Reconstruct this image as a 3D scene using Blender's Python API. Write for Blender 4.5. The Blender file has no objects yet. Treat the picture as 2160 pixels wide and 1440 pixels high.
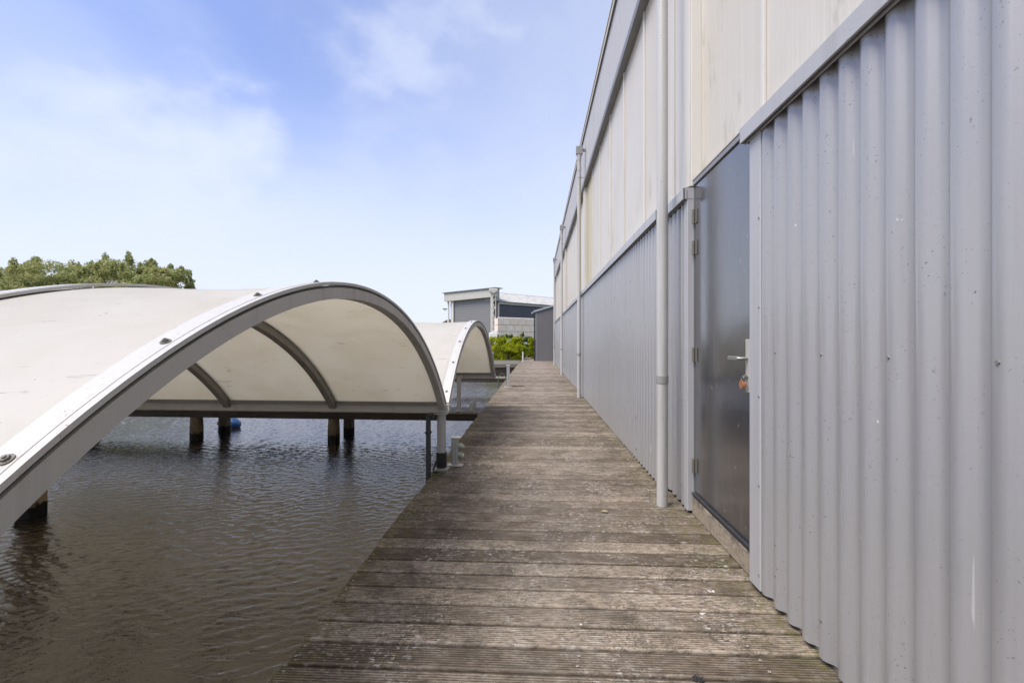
import bpy, math, random
import numpy as np
from mathutils import Vector, Matrix
R = math.radians
rnd = random.Random(7)
C = bpy.context.scene.collection
S = bpy.context.scene

# ------------------------------------------------------------------ camera, sky, sun
cam = bpy.data.cameras.new('camera'); camo = bpy.data.objects.new('camera', cam); C.objects.link(camo)
camo.location = (0, 0, 1.25)
camo.rotation_euler = (R(90), 0, math.atan(.05))
cam.sensor_width = 36; cam.lens = 16.667; cam.clip_start = .05; cam.clip_end = 3000
S.camera = camo
S.view_settings.view_transform = 'Standard'; S.view_settings.look = 'None'
S.view_settings.exposure = 0.5; S.view_settings.gamma = 1

SUN_EL, SUN_AZ = R(58), R(232)          # azimuth clockwise from +Y: behind the camera, to the left
W = bpy.data.worlds.new('World'); S.world = W; W.use_nodes = True
nt = W.node_tree; nt.nodes.clear(); N = nt.nodes.new; L = nt.links.new
def wmath(op, a, b=None, c=None):
    n = N('ShaderNodeMath'); n.operation = op
    for i, v in enumerate((a, b, c)):
        if v is None: continue
        if isinstance(v, (int, float)): n.inputs[i].default_value = v
        else: L(v, n.inputs[i])
    return n.outputs[0]
sky = N('ShaderNodeTexSky'); sky.sky_type = 'NISHITA'; sky.sun_disc = False
sky.sun_elevation = SUN_EL; sky.sun_rotation = SUN_AZ; sky.air_density = 1.0; sky.dust_density = .6; sky.ozone_density = 2.2
hs = N('ShaderNodeHueSaturation'); hs.inputs['Saturation'].default_value = 1.18; hs.inputs['Value'].default_value = 1.0
L(sky.outputs[0], hs.inputs['Color'])
tint = N('ShaderNodeMix'); tint.data_type = 'RGBA'; tint.blend_type = 'MULTIPLY'; tint.inputs[0].default_value = 1
L(hs.outputs[0], tint.inputs[6]); tint.inputs[7].default_value = (1.95, 1.50, 1.72, 1)
tc = N('ShaderNodeTexCoord'); sp = N('ShaderNodeSeparateXYZ'); L(tc.outputs['Generated'], sp.inputs[0])
mp = N('ShaderNodeMapping'); mp.inputs['Location'].default_value = (.7, 1.9, .4); mp.inputs['Scale'].default_value = (1, 1, 1.7)
L(tc.outputs['Generated'], mp.inputs[0])
n1 = N('ShaderNodeTexNoise'); n1.inputs['Scale'].default_value = 2.6; n1.inputs['Detail'].default_value = 6; n1.inputs['Roughness'].default_value = .52; n1.inputs['Distortion'].default_value = .35
L(mp.outputs[0], n1.inputs['Vector'])
n2w = N('ShaderNodeTexNoise'); n2w.inputs['Scale'].default_value = 7; n2w.inputs['Detail'].default_value = 4; L(mp.outputs[0], n2w.inputs['Vector'])
wv = N('ShaderNodeVectorMath'); wv.operation = 'SCALE'; L(n2w.outputs['Color'], wv.inputs[0]); wv.inputs['Scale'].default_value = .34
wa = N('ShaderNodeVectorMath'); wa.operation = 'ADD'; L(tc.outputs['Generated'], wa.inputs[0]); L(wv.outputs[0], wa.inputs[1])
base_f = N('ShaderNodeMapRange'); base_f.interpolation_type = 'SMOOTHERSTEP'; L(n1.outputs[0], base_f.inputs[0])
base_f.inputs[1].default_value = .40; base_f.inputs[2].default_value = .75; base_f.inputs[3].default_value = .17; base_f.inputs[4].default_value = .36
clear = base_f.outputs[0]
# soft cloud banks: direction, reach, strength
for d_, r_, k_ in (((-.236, .834, .498), .16, .50), ((-.547, .755, .36), .15, .50), ((-.62, .75, .30), .20, .45), ((-.12, .80, .58), .10, .35), ((-.60, .76, .18), .30, .5), ((-.35, .90, .20), .30, .35), ((-.72, .62, .26), .18, .4)):
    v_ = Vector(d_).normalized()+Vector((.17, .17, .17))
    dd = N('ShaderNodeVectorMath'); dd.operation = 'DISTANCE'; L(wa.outputs[0], dd.inputs[0]); dd.inputs[1].default_value = v_
    q_ = N('ShaderNodeMapRange'); q_.interpolation_type = 'SMOOTHERSTEP'; L(dd.outputs['Value'], q_.inputs[0])
    q_.inputs[1].default_value = 0; q_.inputs[2].default_value = r_; q_.inputs[3].default_value = min(.85, k_*1.05); q_.inputs[4].default_value = 0
    clear = wmath('SUBTRACT', 1, wmath('MULTIPLY', wmath('SUBTRACT', 1, clear), wmath('SUBTRACT', 1, q_.outputs[0])))
low = N('ShaderNodeMapRange'); low.interpolation_type = 'SMOOTHSTEP'; L(sp.outputs[2], low.inputs[0])     # thin veil of cloud low down
low.inputs[1].default_value = .02; low.inputs[2].default_value = .52; low.inputs[3].default_value = .93; low.inputs[4].default_value = 0
rt = N('ShaderNodeMapRange'); rt.interpolation_type = 'SMOOTHSTEP'; L(sp.outputs[0], rt.inputs[0])
rt.inputs[1].default_value = -.45; rt.inputs[2].default_value = .35; rt.inputs[3].default_value = 0; rt.inputs[4].default_value = .55
mx = wmath('SUBTRACT', 1, wmath('MULTIPLY', wmath('MULTIPLY', wmath('SUBTRACT', 1, clear), wmath('SUBTRACT', 1, low.outputs[0])), wmath('SUBTRACT', 1, rt.outputs[0])))
mixc = N('ShaderNodeMix'); mixc.data_type = 'RGBA'; L(mx, mixc.inputs[0]); L(tint.outputs[2], mixc.inputs[6]); mixc.inputs[7].default_value = (5.9, 6.4, 7.6, 1)
bg = N('ShaderNodeBackground'); L(mixc.outputs[2], bg.inputs[0]); bg.inputs[1].default_value = .10
wo = N('ShaderNodeOutputWorld'); L(bg.outputs[0], wo.inputs[0])

sl = bpy.data.lights.new('sun', 'SUN'); sl.energy = 3.6; sl.angle = R(36); sl.color = (1, .945, .865)
so = bpy.data.objects.new('sun', sl); C.objects.link(so)
sd = Vector((math.cos(SUN_EL)*math.sin(SUN_AZ), math.cos(SUN_EL)*math.cos(SUN_AZ), math.sin(SUN_EL)))
so.rotation_euler = (-sd).to_track_quat('-Z', 'Y').to_euler(); so.location = (-10, -10, 20)

# ------------------------------------------------------------------ helpers
def tag(o, label=None, cat=None, group=None, kind=None):
    if label: o['label'] = label
    if cat: o['category'] = cat
    if group: o['group'] = group
    if kind: o['kind'] = kind
    return o
def empty(name, loc=(0, 0, 0), rz=0):
    o = bpy.data.objects.new(name, None); o.empty_display_size = .2
    o.location = loc; o.rotation_euler = (0, 0, rz); C.objects.link(o); return o
class MB:
    def __init__(s): s.v = []; s.f = []; s.m = []; s.sm = []
    def add(s, vs, fs, mi=0, sm=False):
        o = len(s.v); s.v += [tuple(p) for p in vs]
        for f in fs: s.f.append(tuple(i+o for i in f)); s.m.append(mi); s.sm.append(sm)
        return s
    def box(s, x0, x1, y0, y1, z0, z1, mi=0):
        return s.add([(x, y, z) for z in (z0, z1) for y in (y0, y1) for x in (x0, x1)],
              [(0, 2, 3, 1), (4, 5, 7, 6), (0, 1, 5, 4), (2, 6, 7, 3), (0, 4, 6, 2), (1, 3, 7, 5)], mi)
    def cbox(s, x0, x1, y0, y1, z0, z1, b=.004, mi=0):      # box with its twelve edges chamfered
        P = []; idx = {}
        for zi, z in enumerate((z0, z1)):
            for yi, y in enumerate((y0, y1)):
                for xi, x in enumerate((x0, x1)):
                    ix, iy, iz = (b if xi == 0 else -b), (b if yi == 0 else -b), (b if zi == 0 else -b)
                    for a, q in enumerate(((x, y+iy, z+iz), (x+ix, y, z+iz), (x+ix, y+iy, z))):
                        idx[(xi, yi, zi, a)] = len(P); P.append(q)
        F = []
        g = lambda *k: idx[k]
        for xi in (0, 1): F.append([g(xi, 0, 0, 0), g(xi, 1, 0, 0), g(xi, 1, 1, 0), g(xi, 0, 1, 0)])
        for yi in (0, 1): F.append([g(0, yi, 0, 1), g(1, yi, 0, 1), g(1, yi, 1, 1), g(0, yi, 1, 1)])
        for zi in (0, 1): F.append([g(0, 0, zi, 2), g(1, 0, zi, 2), g(1, 1, zi, 2), g(0, 1, zi, 2)])
        for a in (0, 1):
            for c in (0, 1):
                F.append([g(0, a, c, 1), g(1, a, c, 1), g(1, a, c, 2), g(0, a, c, 2)])
                F.append([g(a, 0, c, 0), g(a, 1, c, 0), g(a, 1, c, 2), g(a, 0, c, 2)])
                F.append([g(a, c, 0, 0), g(a, c, 1, 0), g(a, c, 1, 1), g(a, c, 0, 1)])
        for k in range(8):
            xi, yi, zi = k & 1, (k >> 1) & 1, (k >> 2) & 1
            F.append([g(xi, yi, zi, 0), g(xi, yi, zi, 1), g(xi, yi, zi, 2)])
        return s.add(P, F, mi)
    def tube(s, pts, r, n=12, mi=0, caps=True, sm=True):
        pts = [Vector(p) for p in pts]; rs = r if isinstance(r, (list, tuple)) else [r]*len(pts)
        vs = []; up = None
        for i, p in enumerate(pts):
            d = (pts[min(i+1, len(pts)-1)]-pts[max(i-1, 0)]).normalized()
            if up is None: up = Vector((0, 0, 1)) if abs(d.z) < .9 else Vector((1, 0, 0))
            a = d.cross(up).normalized(); b = a.cross(d).normalized(); up = b
            vs += [p+(a*math.cos(2*math.pi*k/n)+b*math.sin(2*math.pi*k/n))*rs[i] for k in range(n)]
        fs = [(i*n+k, i*n+(k+1) % n, (i+1)*n+(k+1) % n, (i+1)*n+k) for i in range(len(pts)-1) for k in range(n)]
        s.add(vs, fs, mi, sm)
        if caps:
            s.add([vs[k] for k in range(n)], [tuple(range(n))[::-1]], mi)
            s.add([vs[(len(pts)-1)*n+k] for k in range(n)], [tuple(range(n))], mi)
        return s
    def sheet(s, prof, z0, z1, mi=0, sm=False):     # a profile [(x, y)] drawn up from z0 to z1
        n = len(prof)
        return s.add([(x, y, z0) for x, y in prof]+[(x, y, z1) for x, y in prof],
                     [(i, i+1, n+i+1, n+i) for i in range(n-1)], mi, sm)
    def arch(s, x0, x1, r0, r1, a0, a1, cy, cz, n=72, mi=0):     # curved bar in the yz plane
        vs = []
        for i in range(n+1):
            a = a0+(a1-a0)*i/n
            for (x, r) in ((x0, r0), (x1, r0), (x1, r1), (x0, r1)): vs.append((x, cy+r*math.sin(a), cz+r*math.cos(a)))
        for k in range(4):
            fs = [(i*4+k, i*4+(k+1) % 4, (i+1)*4+(k+1) % 4, (i+1)*4+k) for i in range(n)]
            o = len(s.v)
            sub = [j for f in fs for j in f]
            s.add([vs[j] for j in sub], [tuple(range(q*4, q*4+4)) for q in range(n)], mi)
        s.add(vs[:4], [(0, 1, 2, 3)], mi); s.add(vs[-4:], [(3, 2, 1, 0)], mi); return s
    def build(s, name, mats, parent=None, recalc=False):
        me = bpy.data.meshes.new(name); me.from_pydata(s.v, [], s.f)
        for m in (mats if isinstance(mats, (list, tuple)) else [mats]): me.materials.append(m)
        me.polygons.foreach_set('material_index', s.m); me.polygons.foreach_set('use_smooth', s.sm); me.update()
        if recalc:
            import bmesh
            b = bmesh.new(); b.from_mesh(me); bmesh.ops.remove_doubles(b, verts=b.verts, dist=1e-5)
            bmesh.ops.recalc_face_normals(b, faces=b.faces); b.to_mesh(me); b.free()
        o = bpy.data.objects.new(name, me); C.objects.link(o)
        if parent: o.parent = parent
        return o

# ------------------------------------------------------------------ materials
class Mat:
    def __init__(s, name):
        s.m = bpy.data.materials.new(name); s.m.use_nodes = True; s.t = s.m.node_tree
        s.b = s.t.nodes['Principled BSDF']; s.out = s.t.nodes['Material Output']
        s.geo = s.t.nodes.new('ShaderNodeNewGeometry'); s.pos = s.geo.outputs['Position']
    def n(s, k, **kw):
        x = s.t.nodes.new(k)
        for a, v in kw.items(): setattr(x, a, v)
        return x
    def link(s, a, b): s.t.links.new(a, b)
    def math(s, op, a, b=None, c=None, clamp=False):
        x = s.n('ShaderNodeMath', operation=op, use_clamp=clamp)
        for i, v in enumerate((a, b, c)):
            if v is None: continue
            if isinstance(v, (int, float)): x.inputs[i].default_value = v
            else: s.link(v, x.inputs[i])
        return x.outputs[0]
    def map(s, scale=(1, 1, 1), loc=(0, 0, 0), rot=(0, 0, 0), src=None):
        x = s.n('ShaderNodeMapping'); x.inputs['Scale'].default_value = scale; x.inputs['Location'].default_value = loc; x.inputs['Rotation'].default_value = rot
        s.link(src or s.pos, x.inputs[0]); return x.outputs[0]
    def noise(s, scale, detail=4, rough=.55, vec=None, dist=0):
        x = s.n('ShaderNodeTexNoise'); x.inputs['Scale'].default_value = scale; x.inputs['Detail'].default_value = detail
        x.inputs['Roughness'].default_value = rough; x.inputs['Distortion'].default_value = dist
        s.link(vec or s.pos, x.inputs['Vector']); return x.outputs[0]
    def rng(s, v, a, b, c=0, d=1, smooth=False):
        x = s.n('ShaderNodeMapRange'); x.interpolation_type = 'SMOOTHSTEP' if smooth else 'LINEAR'
        s.link(v, x.inputs[0])
        for i, q in enumerate((a, b, c, d)): x.inputs[i+1].default_value = q
        return x.outputs[0]
    def mix(s, f, a, b, mode='MIX'):
        x = s.n('ShaderNodeMix', data_type='RGBA', blend_type=mode)
        for i, v in ((0, f), (6, a), (7, b)):
            if isinstance(v, (int, float)): x.inputs[i].default_value = v
            elif isinstance(v, tuple): x.inputs[i].default_value = v+(1,) if len(v) == 3 else v
            else: s.link(v, x.inputs[i])
        return x.outputs[2]
    def bump(s, h, strength=.3, dist=.01, normal=None):
        x = s.n('ShaderNodeBump'); x.inputs['Strength'].default_value = strength; x.inputs['Distance'].default_value = dist
        s.link(h, x.inputs['Height'])
        if normal: s.link(normal, x.inputs['Normal'])
        return x.outputs[0]
    def fin(s, col=None, rough=None, normal=None, spec=None, metal=None):
        for k, v in (('Base Color', col), ('Roughness', rough), ('Normal', normal), ('Specular IOR Level', spec), ('Metallic', metal)):
            if v is None: continue
            if isinstance(v, tuple): s.b.inputs[k].default_value = v+(1,) if len(v) == 3 else v
            elif isinstance(v, (int, float)): s.b.inputs[k].default_value = v
            else: s.link(v, s.b.inputs[k])
        return s.m

def painted(name, col, dirt=(.10, .09, .07), spot=.5, streak=.25, rough=.42, mottle=.12, spec=.5, scr=False):
    m = Mat(name)
    big = m.noise(1.3, 3, vec=m.map((1, 1, .35)))
    c = m.mix(m.rng(big, .3, .7, 0, mottle), col, tuple(x*.72 for x in col))
    st = m.noise(9, 5, .65, vec=m.map((1, 1, .06)))
    c = m.mix(m.rng(st, .52, .78, 0, streak), c, dirt)
    sp = m.noise(95, 2, .6); cl = m.noise(5, 3)
    f = m.math('MULTIPLY', m.rng(sp, .655, .70), m.rng(cl, .40, .66, 0, spot))
    c = m.mix(f, c, dirt)
    if scr:
        z1 = m.noise(34, 3, .6, vec=m.map((1, 1, .045), loc=(3, 1, 2))); z2 = m.noise(1.8, 3, vec=m.map((1, 1, .8), loc=(7, 5, 1)))
        c = m.mix(m.math('MULTIPLY', m.rng(z1, .69, .73), m.rng(z2, .50, .62, 0, .75)), c, (.55, .55, .54))
        c = m.mix(m.rng(m.noise(30, 2, .5, vec=m.map(loc=(2, 9, 4))), .775, .79, 0, .7), c, (.62, .62, .60))
        c = m.mix(m.rng(m.noise(26, 2, .5, vec=m.map((1, 1, .6), loc=(12, 3, 4))), .76, .775, 0, .9), c, (.05, .05, .045))
    fine = m.noise(420, 2)
    c = m.mix(m.rng(fine, .35, .65, 0, .07), c, (.02, .02, .02))
    return m.fin(c, m.rng(st, .3, .7, rough-.07, rough+.12), m.bump(m.noise(22, 3), .12, .004), spec)

cladm = painted('grey_cladding_paint', (.288, .286, .282), spot=1., streak=.20, rough=.30, spec=.9, scr=True)
_p = cladm.node_tree.nodes['Principled BSDF']; _p.inputs['Coat Weight'].default_value = .8; _p.inputs['Coat IOR'].default_value = 1.6; _p.inputs['Coat Roughness'].default_value = .22
trimm = painted('grey_trim_paint', (.40, .40, .40), spot=.5, streak=.22)
fasm = painted('fascia_paint', (.40, .40, .40), spot=.2, streak=.2)
dtrim = painted('dark_trim_paint', (.17, .17, .165), spot=.3, streak=.4)
pipem = painted('downpipe_plastic', (.46, .455, .43), dirt=(.14, .13, .10), spot=.8, streak=.5)
collarm = painted('pipe_collar', (.27, .265, .25), spot=.3)
doorframem = painted('door_frame_paint', (.22, .225, .23), spot=.4)
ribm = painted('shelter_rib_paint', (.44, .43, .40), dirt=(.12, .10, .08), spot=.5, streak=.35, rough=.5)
ribi = painted('shaded_inner_rib', (.25, .235, .205), dirt=(.08, .065, .05), spot=.6, streak=.4)  # darker copy of the rib paint; underside shade put into the colour
stripm = painted('shelter_strip_plastic', (.50, .495, .465), dirt=(.25, .20, .15), spot=.9, streak=.4)
postm = painted('grey_post_paint', (.42, .42, .41), spot=.6, streak=.3)
steelm = painted('dull_metal', (.32, .32, .28), spot=.4, rough=.35); steelm.node_tree.nodes['Principled BSDF'].inputs['Metallic'].default_value = .6
blackm = painted('black_rubber', (.018, .018, .018), dirt=(.06, .06, .05), spot=.3, rough=.6)
blackpaint = painted('black_steel', (.03, .03, .033), dirt=(.10, .09, .08), spot=.5, streak=.4)
hingem = painted('brassy_hinge', (.15, .14, .115), dirt=(.05, .04, .03), spot=.5)
whitem = painted('white_paint', (.72, .71, .68), spot=.3)

# pale plastic panels of the upper wall, with fine upright fluting and dirty streaks
def panel_mat(name, col, col2):
    m = Mat(name)
    fl = m.noise(160, 1, .3, vec=m.map((1, 1, .004)))
    c = m.mix(m.rng(fl, .35, .65), col, tuple(x*.9 for x in col))
    big = m.noise(.9, 4, .6, vec=m.map((1, 1, .75)))
    c = m.mix(m.rng(big, .45, .75, 0, .55), c, col2)
    st = m.noise(7, 6, .7, vec=m.map((1, 1, .30), rot=(.45, 0, 0)))
    msk = m.noise(1.1, 3, vec=m.map((1, 1, .6), loc=(0, 3.3, 1)))
    c = m.mix(m.math('MULTIPLY', m.rng(st, .55, .75), m.rng(msk, .46, .62, 0, .7)), c, (.22, .18, .13))
    return m.fin(c, .38, m.bump(fl, .25, .002), .45)
panm = panel_mat('ivory_panel', (.585, .555, .475), (.50, .44, .34))
panyel = panel_mat('yellowed_panel', (.54, .47, .27), (.46, .38, .20))
stripw = painted('panel_joint_paint', (.62, .60, .54), dirt=(.25, .2, .15), spot=.4, streak=.4)

# dark glossy door leaf
m = Mat('dark_door_paint')
orange = m.noise(45, 3, .5); big = m.noise(2.2, 3, vec=m.map((1, 1, .5)))
st = m.noise(14, 5, .7, vec=m.map((1, 1, .12)))
c = m.mix(m.rng(st, .55, .8, 0, .30), (.027, .029, .035), (.24, .23, .22))
c = m.mix(m.rng(m.noise(46, 3, .6, vec=m.map((1, 1, .35))), .66, .71, 0, .6), c, (.3, .29, .27))
m.b.inputs['Coat Weight'].default_value = 1; m.b.inputs['Coat IOR'].default_value = 1.55; m.b.inputs['Coat Roughness'].default_value = .17; m.b.inputs['Coat Tint'].default_value = (1, .98, .95, 1);  m.link(m.bump(orange, .10, .003, m.bump(m.noise(9, 2), .12, .004)), m.b.inputs['Coat Normal'])
doorm = m.fin(c, m.rng(big, .3, .7, .16, .27), m.bump(orange, .16, .004, m.bump(m.noise(9, 2), .2, .004)), .75)

# concrete
m = Mat('old_concrete')
a = m.noise(30, 5, .7); b = m.noise(4, 4)
c = m.mix(m.rng(a, .3, .7), (.19, .15, .10), (.36, .31, .24)); c = m.mix(m.rng(b, .5, .7, 0, .6), c, (.08, .07, .055))
sep = m.n('ShaderNodeSeparateXYZ'); m.link(m.pos, sep.inputs[0])
st = m.math('ADD', sep.outputs[2], m.rng(m.noise(7, 4, .7), .2, .8, -.09, .09))
c = m.mix(m.rng(st, .10, .15, 0, .85), c, (.05, .048, .045))
plinthm = m.fin(c, .9, m.bump(a, .6, .01))

# grooved deck timber: board to board tone changes, grain, algae at the edges, pale scuffs
m = Mat('weathered_deck_timber')
sep = m.n('ShaderNodeSeparateXYZ'); m.link(m.pos, sep.inputs[0])
bi = m.math('FLOOR', m.math('DIVIDE', sep.outputs[1], .15))
wn = m.n('ShaderNodeTexWhiteNoise', noise_dimensions='1D'); m.link(bi, wn.inputs['W'])
wnp = m.math('POWER', wn.outputs['Value'], 1.3)
offs = m.n('ShaderNodeCombineXYZ'); m.link(m.math('MULTIPLY', wn.outputs['Value'], 37.), offs.inputs[0]); m.link(m.math('MULTIPLY', bi, 1.7), offs.inputs[2])
va = m.n('ShaderNodeVectorMath', operation='ADD'); m.link(m.pos, va.inputs[0]); m.link(offs.outputs[0], va.inputs[1])
gr = m.noise(60, 6, .75, vec=m.map((.42, 1, 1), src=va.outputs[0]))
gr2 = m.noise(7, 5, .65, vec=m.map((.8, 1.5, 1), src=va.outputs[0]))
c = m.mix(m.rng(wn.outputs['Value'], 0, 1), (.135, .102, .070), (.39, .322, .245))
c = m.mix(m.rng(gr2, .50, .72, 0, .65), c, (.42, .375, .315))
c = m.mix(m.rng(gr2, .50, .30, 0, .65), c, (.10, .078, .052))
c = m.mix(m.rng(gr, .37, .56, .78, 0), c, (.045, .034, .024))
blot = m.noise(2.6, 7, .72, dist=.2)
c = m.mix(m.rng(blot, .50, .62, 0, .68), c, (.070, .056, .038))
sm_ = m.noise(95, 3, .65); sm2 = m.noise(3.3, 4, .6, vec=m.map(loc=(4, 2, 0)))
c = m.mix(m.math('MULTIPLY', m.rng(sm_, .52, .60), m.rng(sm2, .44, .58, 0, .75)), c, (.045, .036, .026))
sm3 = m.noise(48, 4, .7, vec=m.map((.6, 1, 1), loc=(9, 1, 0))); sm4 = m.noise(2.4, 4, .6, vec=m.map(loc=(14, 12, 0)))
c = m.mix(m.math('MULTIPLY', m.rng(sm3, .54, .66), m.rng(sm4, .44, .60, 0, .8)), c, (.54, .515, .46))
edge = m.math('MAXIMUM', m.rng(sep.outputs[0], -.72, -.98, 0, 1), m.rng(sep.outputs[0], .8, 1.12, 0, 1))
mos = m.math('MULTIPLY', m.rng(m.noise(16, 5, .7), .46, .62), edge)
c = m.mix(m.math('MULTIPLY', mos, .7), c, (.12, .115, .03))
drop = m.noise(12, 2, .8, vec=m.map((1, .8, 1), loc=(1, 7, 3)))
c = m.mix(m.rng(drop, .735, .76, 0, .9), c, (.66, .63, .58))
# worn, paler walking line and far end bleached by weather
walk = m.math('MULTIPLY', m.rng(m.math('ABSOLUTE', m.math('SUBTRACT', sep.outputs[0], .1)), 0, .8, 1, 0, True), m.rng(m.noise(6, 4, .6), .3, .7))
c = m.mix(m.math('MULTIPLY', walk, .28), c, (.37, .335, .29))
deckm = m.fin(c, m.rng(gr, .3, .7, .62, .9), m.bump(gr, .5, .004, m.bump(sm_, .25, .003)), .35)
m = Mat('screw_washer'); screwm = m.fin(m.mix(m.rng(m.noise(300), .4, .6), (.50, .48, .42), (.25, .23, .19)), .5)
m = Mat('screw_hole'); holem = m.fin(m.mix(m.rng(m.noise(300), .4, .6), (.03, .025, .02), (.08, .07, .05)), .8)

# dark wet timber of jetties and piles (wet black band just above the water)
def timber(name, col, wet=True):
    m = Mat(name)
    sep = m.n('ShaderNodeSeparateXYZ'); m.link(m.pos, sep.inputs[0])
    g = m.noise(26, 6, .7, vec=m.map((1, 1, .1) if wet else (.1, 1, 1)))
    c = m.mix(m.rng(g, .3, .7), tuple(x*.35 for x in col), col)
    c = m.mix(m.rng(m.noise(3, 4, .6), .5, .7, 0, .7), c, tuple(x*.4 for x in col))
    if wet:
        z = m.math('ADD', sep.outputs[2], m.rng(m.noise(14, 3), .3, .7, -.03, .03))
        c = m.mix(m.rng(z, -.46, -.43, 1, 0), c, (.006, .006, .005))
    return m.fin(c, .75, m.bump(g, .6, .01), .3)
pilem = timber('pile_timber', (.17, .135, .09))
pilel = timber('lightened_pile_timber', (.42, .33, .20))  # lighter copy of the pile timber; colour lifted against shade under the shelter
beamm = timber('dark_beam_timber', (.055, .043, .034), False)
jetm = timber('jetty_plank_timber', (.27, .24, .20), False)

# roof sheet: cream fabric-like plastic letting light through
m = Mat('cream_roof_sheet')
sp_ = m.noise(70, 3, .7)
cl = m.noise(1.7, 6, .68, dist=.3)
c = m.mix(m.rng(cl, .42, .68, 0, .6), (.79, .785, .75), (.70, .68, .61))
c = m.mix(m.math('MULTIPLY', m.rng(sp_, .66, .72), m.rng(m.noise(6, 2), .42, .6, 0, .6)), c, (.30, .27, .22))
c = m.mix(m.rng(m.noise(7, 3, .8, vec=m.map((1, 1.4, 1), loc=(2, 0, 9))), .755, .785, 0, .55), c, (.25, .23, .20))
sc = m.noise(26, 2, .5, vec=m.map((.25, 1.2, 1), rot=(0, 0, .3)))
c = m.mix(m.math('MULTIPLY', m.rng(sc, .70, .73), .5), c, (.40, .38, .35))
m.fin(c, .5, m.bump(m.noise(3, 2), .15, .03), .35)
tr = m.n('ShaderNodeBsdfTranslucent'); m.link(m.mix(1., c, (1, .96, .88), 'MULTIPLY'), tr.inputs[0])
ms = m.n('ShaderNodeMixShader'); ms.inputs[0].default_value = .56
m.link(m.b.outputs[0], ms.inputs[1]); m.link(tr.outputs[0], ms.inputs[2]); m.link(ms.outputs[0], m.out.inputs[0])
sheetm = m.m

# water
m = Mat('brown_canal_water')
sep = m.n('ShaderNodeSeparateXYZ'); m.link(m.pos, sep.inputs[0])
w1 = m.noise(9, 3, .55, vec=m.map((.55, 1.5, 1), rot=(0, 0, R(-14))), dist=.5)
w2 = m.noise(27, 3, .6, vec=m.map((.5, 1.4, 1), rot=(0, 0, R(12))), dist=.7)
w3 = m.noise(1.6, 2, .5, vec=m.map((.7, 1.3, 1), rot=(0, 0, R(24))))
patch = m.rng(m.noise(.55, 3, .6, vec=m.map((1, 1, 1), loc=(5, 2, 0))), .40, .60, .55, 1.25)
hh = m.math('ADD', m.math('MULTIPLY', w1, .8), m.math('ADD', m.math('MULTIPLY', w2, .30), m.math('MULTIPLY', w3, 1.0)))
hh = m.math('MULTIPLY', hh, patch)
m.fin((.020, .017, .014), .02, m.bump(w2, 1., .0042), .5); m.b.inputs['IOR'].default_value = 2.45; m.b.inputs['Specular Tint'].default_value = (1, .92, .81, 1)
waterm = m.m

def simple(name, c1, c2, scale=5, rough=.8, bump=.2, spec=.3):
    m = Mat(name); a = m.noise(scale, 5, .65)
    return m.fin(m.mix(m.rng(a, .3, .7), c1, c2), rough, m.bump(a, bump, .01), spec)
landm = simple('grassy_ground', (.05, .07, .025), (.12, .11, .06), .8)
quaym = timber('quay_timber', (.22, .20, .165), False)
def leafy(name, a, b, c3, trans=.3):
    m = Mat(name)
    ri = m.geo.outputs['Random Per Island']
    c = m.mix(ri, a, b); c = m.mix(m.rng(m.noise(.9 if trans < .35 else 3, 3), .42, .62, 0, .75), c, c3)
    m.fin(c, .6, None, .25)
    tr = m.n('ShaderNodeBsdfTranslucent'); m.link(c, tr.inputs[0])
    ms = m.n('ShaderNodeMixShader'); ms.inputs[0].default_value = trans
    m.link(m.b.outputs[0], ms.inputs[1]); m.link(tr.outputs[0], ms.inputs[2]); m.link(ms.outputs[0], m.out.inputs[0]); return m.m
treem = leafy('tree_leaves', (.20, .24, .08), (.40, .44, .17), (.46, .43, .18))
bushy = leafy('yellow_green_leaves', (.30, .35, .010), (.58, .58, .02), (.12, .20, .01), .42)
bushd = leafy('mid_green_leaves', (.07, .13, .02), (.15, .22, .03), (.05, .09, .02), .36)
barkm = simple('bark', (.05, .04, .03), (.11, .09, .07), 8)

# ------------------------------------------------------------------ setting: water, ground, boardwalk
WZ = -.58; WSLOPE = .13
WX0, WX1, WY0, WY1 = -15., 1.5, -2., 31.5
xs = np.concatenate([np.arange(WX0, -8, .05), np.arange(-8, WX1-1.9, .017), np.linspace(WX1-1.9, WX1, 20)])
ysl = [WY0]
while ysl[-1] < WY1: ysl.append(ysl[-1]+(.016 if ysl[-1] < 7 else .016+.0025*(ysl[-1]-7)))
ysl[-1] = WY1; ys = np.array(ysl)
XX, YY = np.meshgrid(xs, ys); rg = np.random.default_rng(5); ZZ = np.zeros_like(XX); Z2 = np.zeros_like(XX)
for i in range(70):
    lam = math.exp(rg.uniform(math.log(.042), math.log(.17))); k_ = 2*math.pi/lam; th = math.radians(100)+rg.normal()*.55
    ph = rg.uniform(0, 6.28); sl = WSLOPE/math.sqrt(35)*(1.0 if lam < .15 else .75)
    w_ = np.sin(k_*(XX*math.cos(th)+YY*math.sin(th))+ph); (ZZ if i % 2 else Z2).__iadd__(w_*sl/k_)
g1 = sum(np.sin(XX*a+YY*b+c) for a, b, c in ((.9, .5, 1), (-.5, 1.1, 2), (1.7, 1.3, .4), (.3, -1.9, 5)))
g2 = sum(np.sin(XX*a+YY*b+c) for a, b, c in ((.7, -.8, 3), (1.3, .4, 0), (-1.5, 1.6, 2.4), (2.1, .3, 1)))
ZZ = ZZ*(1+.22*g1)+Z2*(1+.22*g2)
fade = np.clip(np.minimum.reduce([XX-WX0, WX1-XX, YY-WY0, WY1-YY])/.4, 0, 1); ZZ = ZZ*fade+WZ
nx_, ny_ = len(xs), len(ys)
V = np.stack([XX, YY, ZZ], -1).reshape(-1, 3)
ii = (np.arange(ny_-1)[:, None]*nx_+np.arange(nx_-1)[None, :]).ravel()
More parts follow.
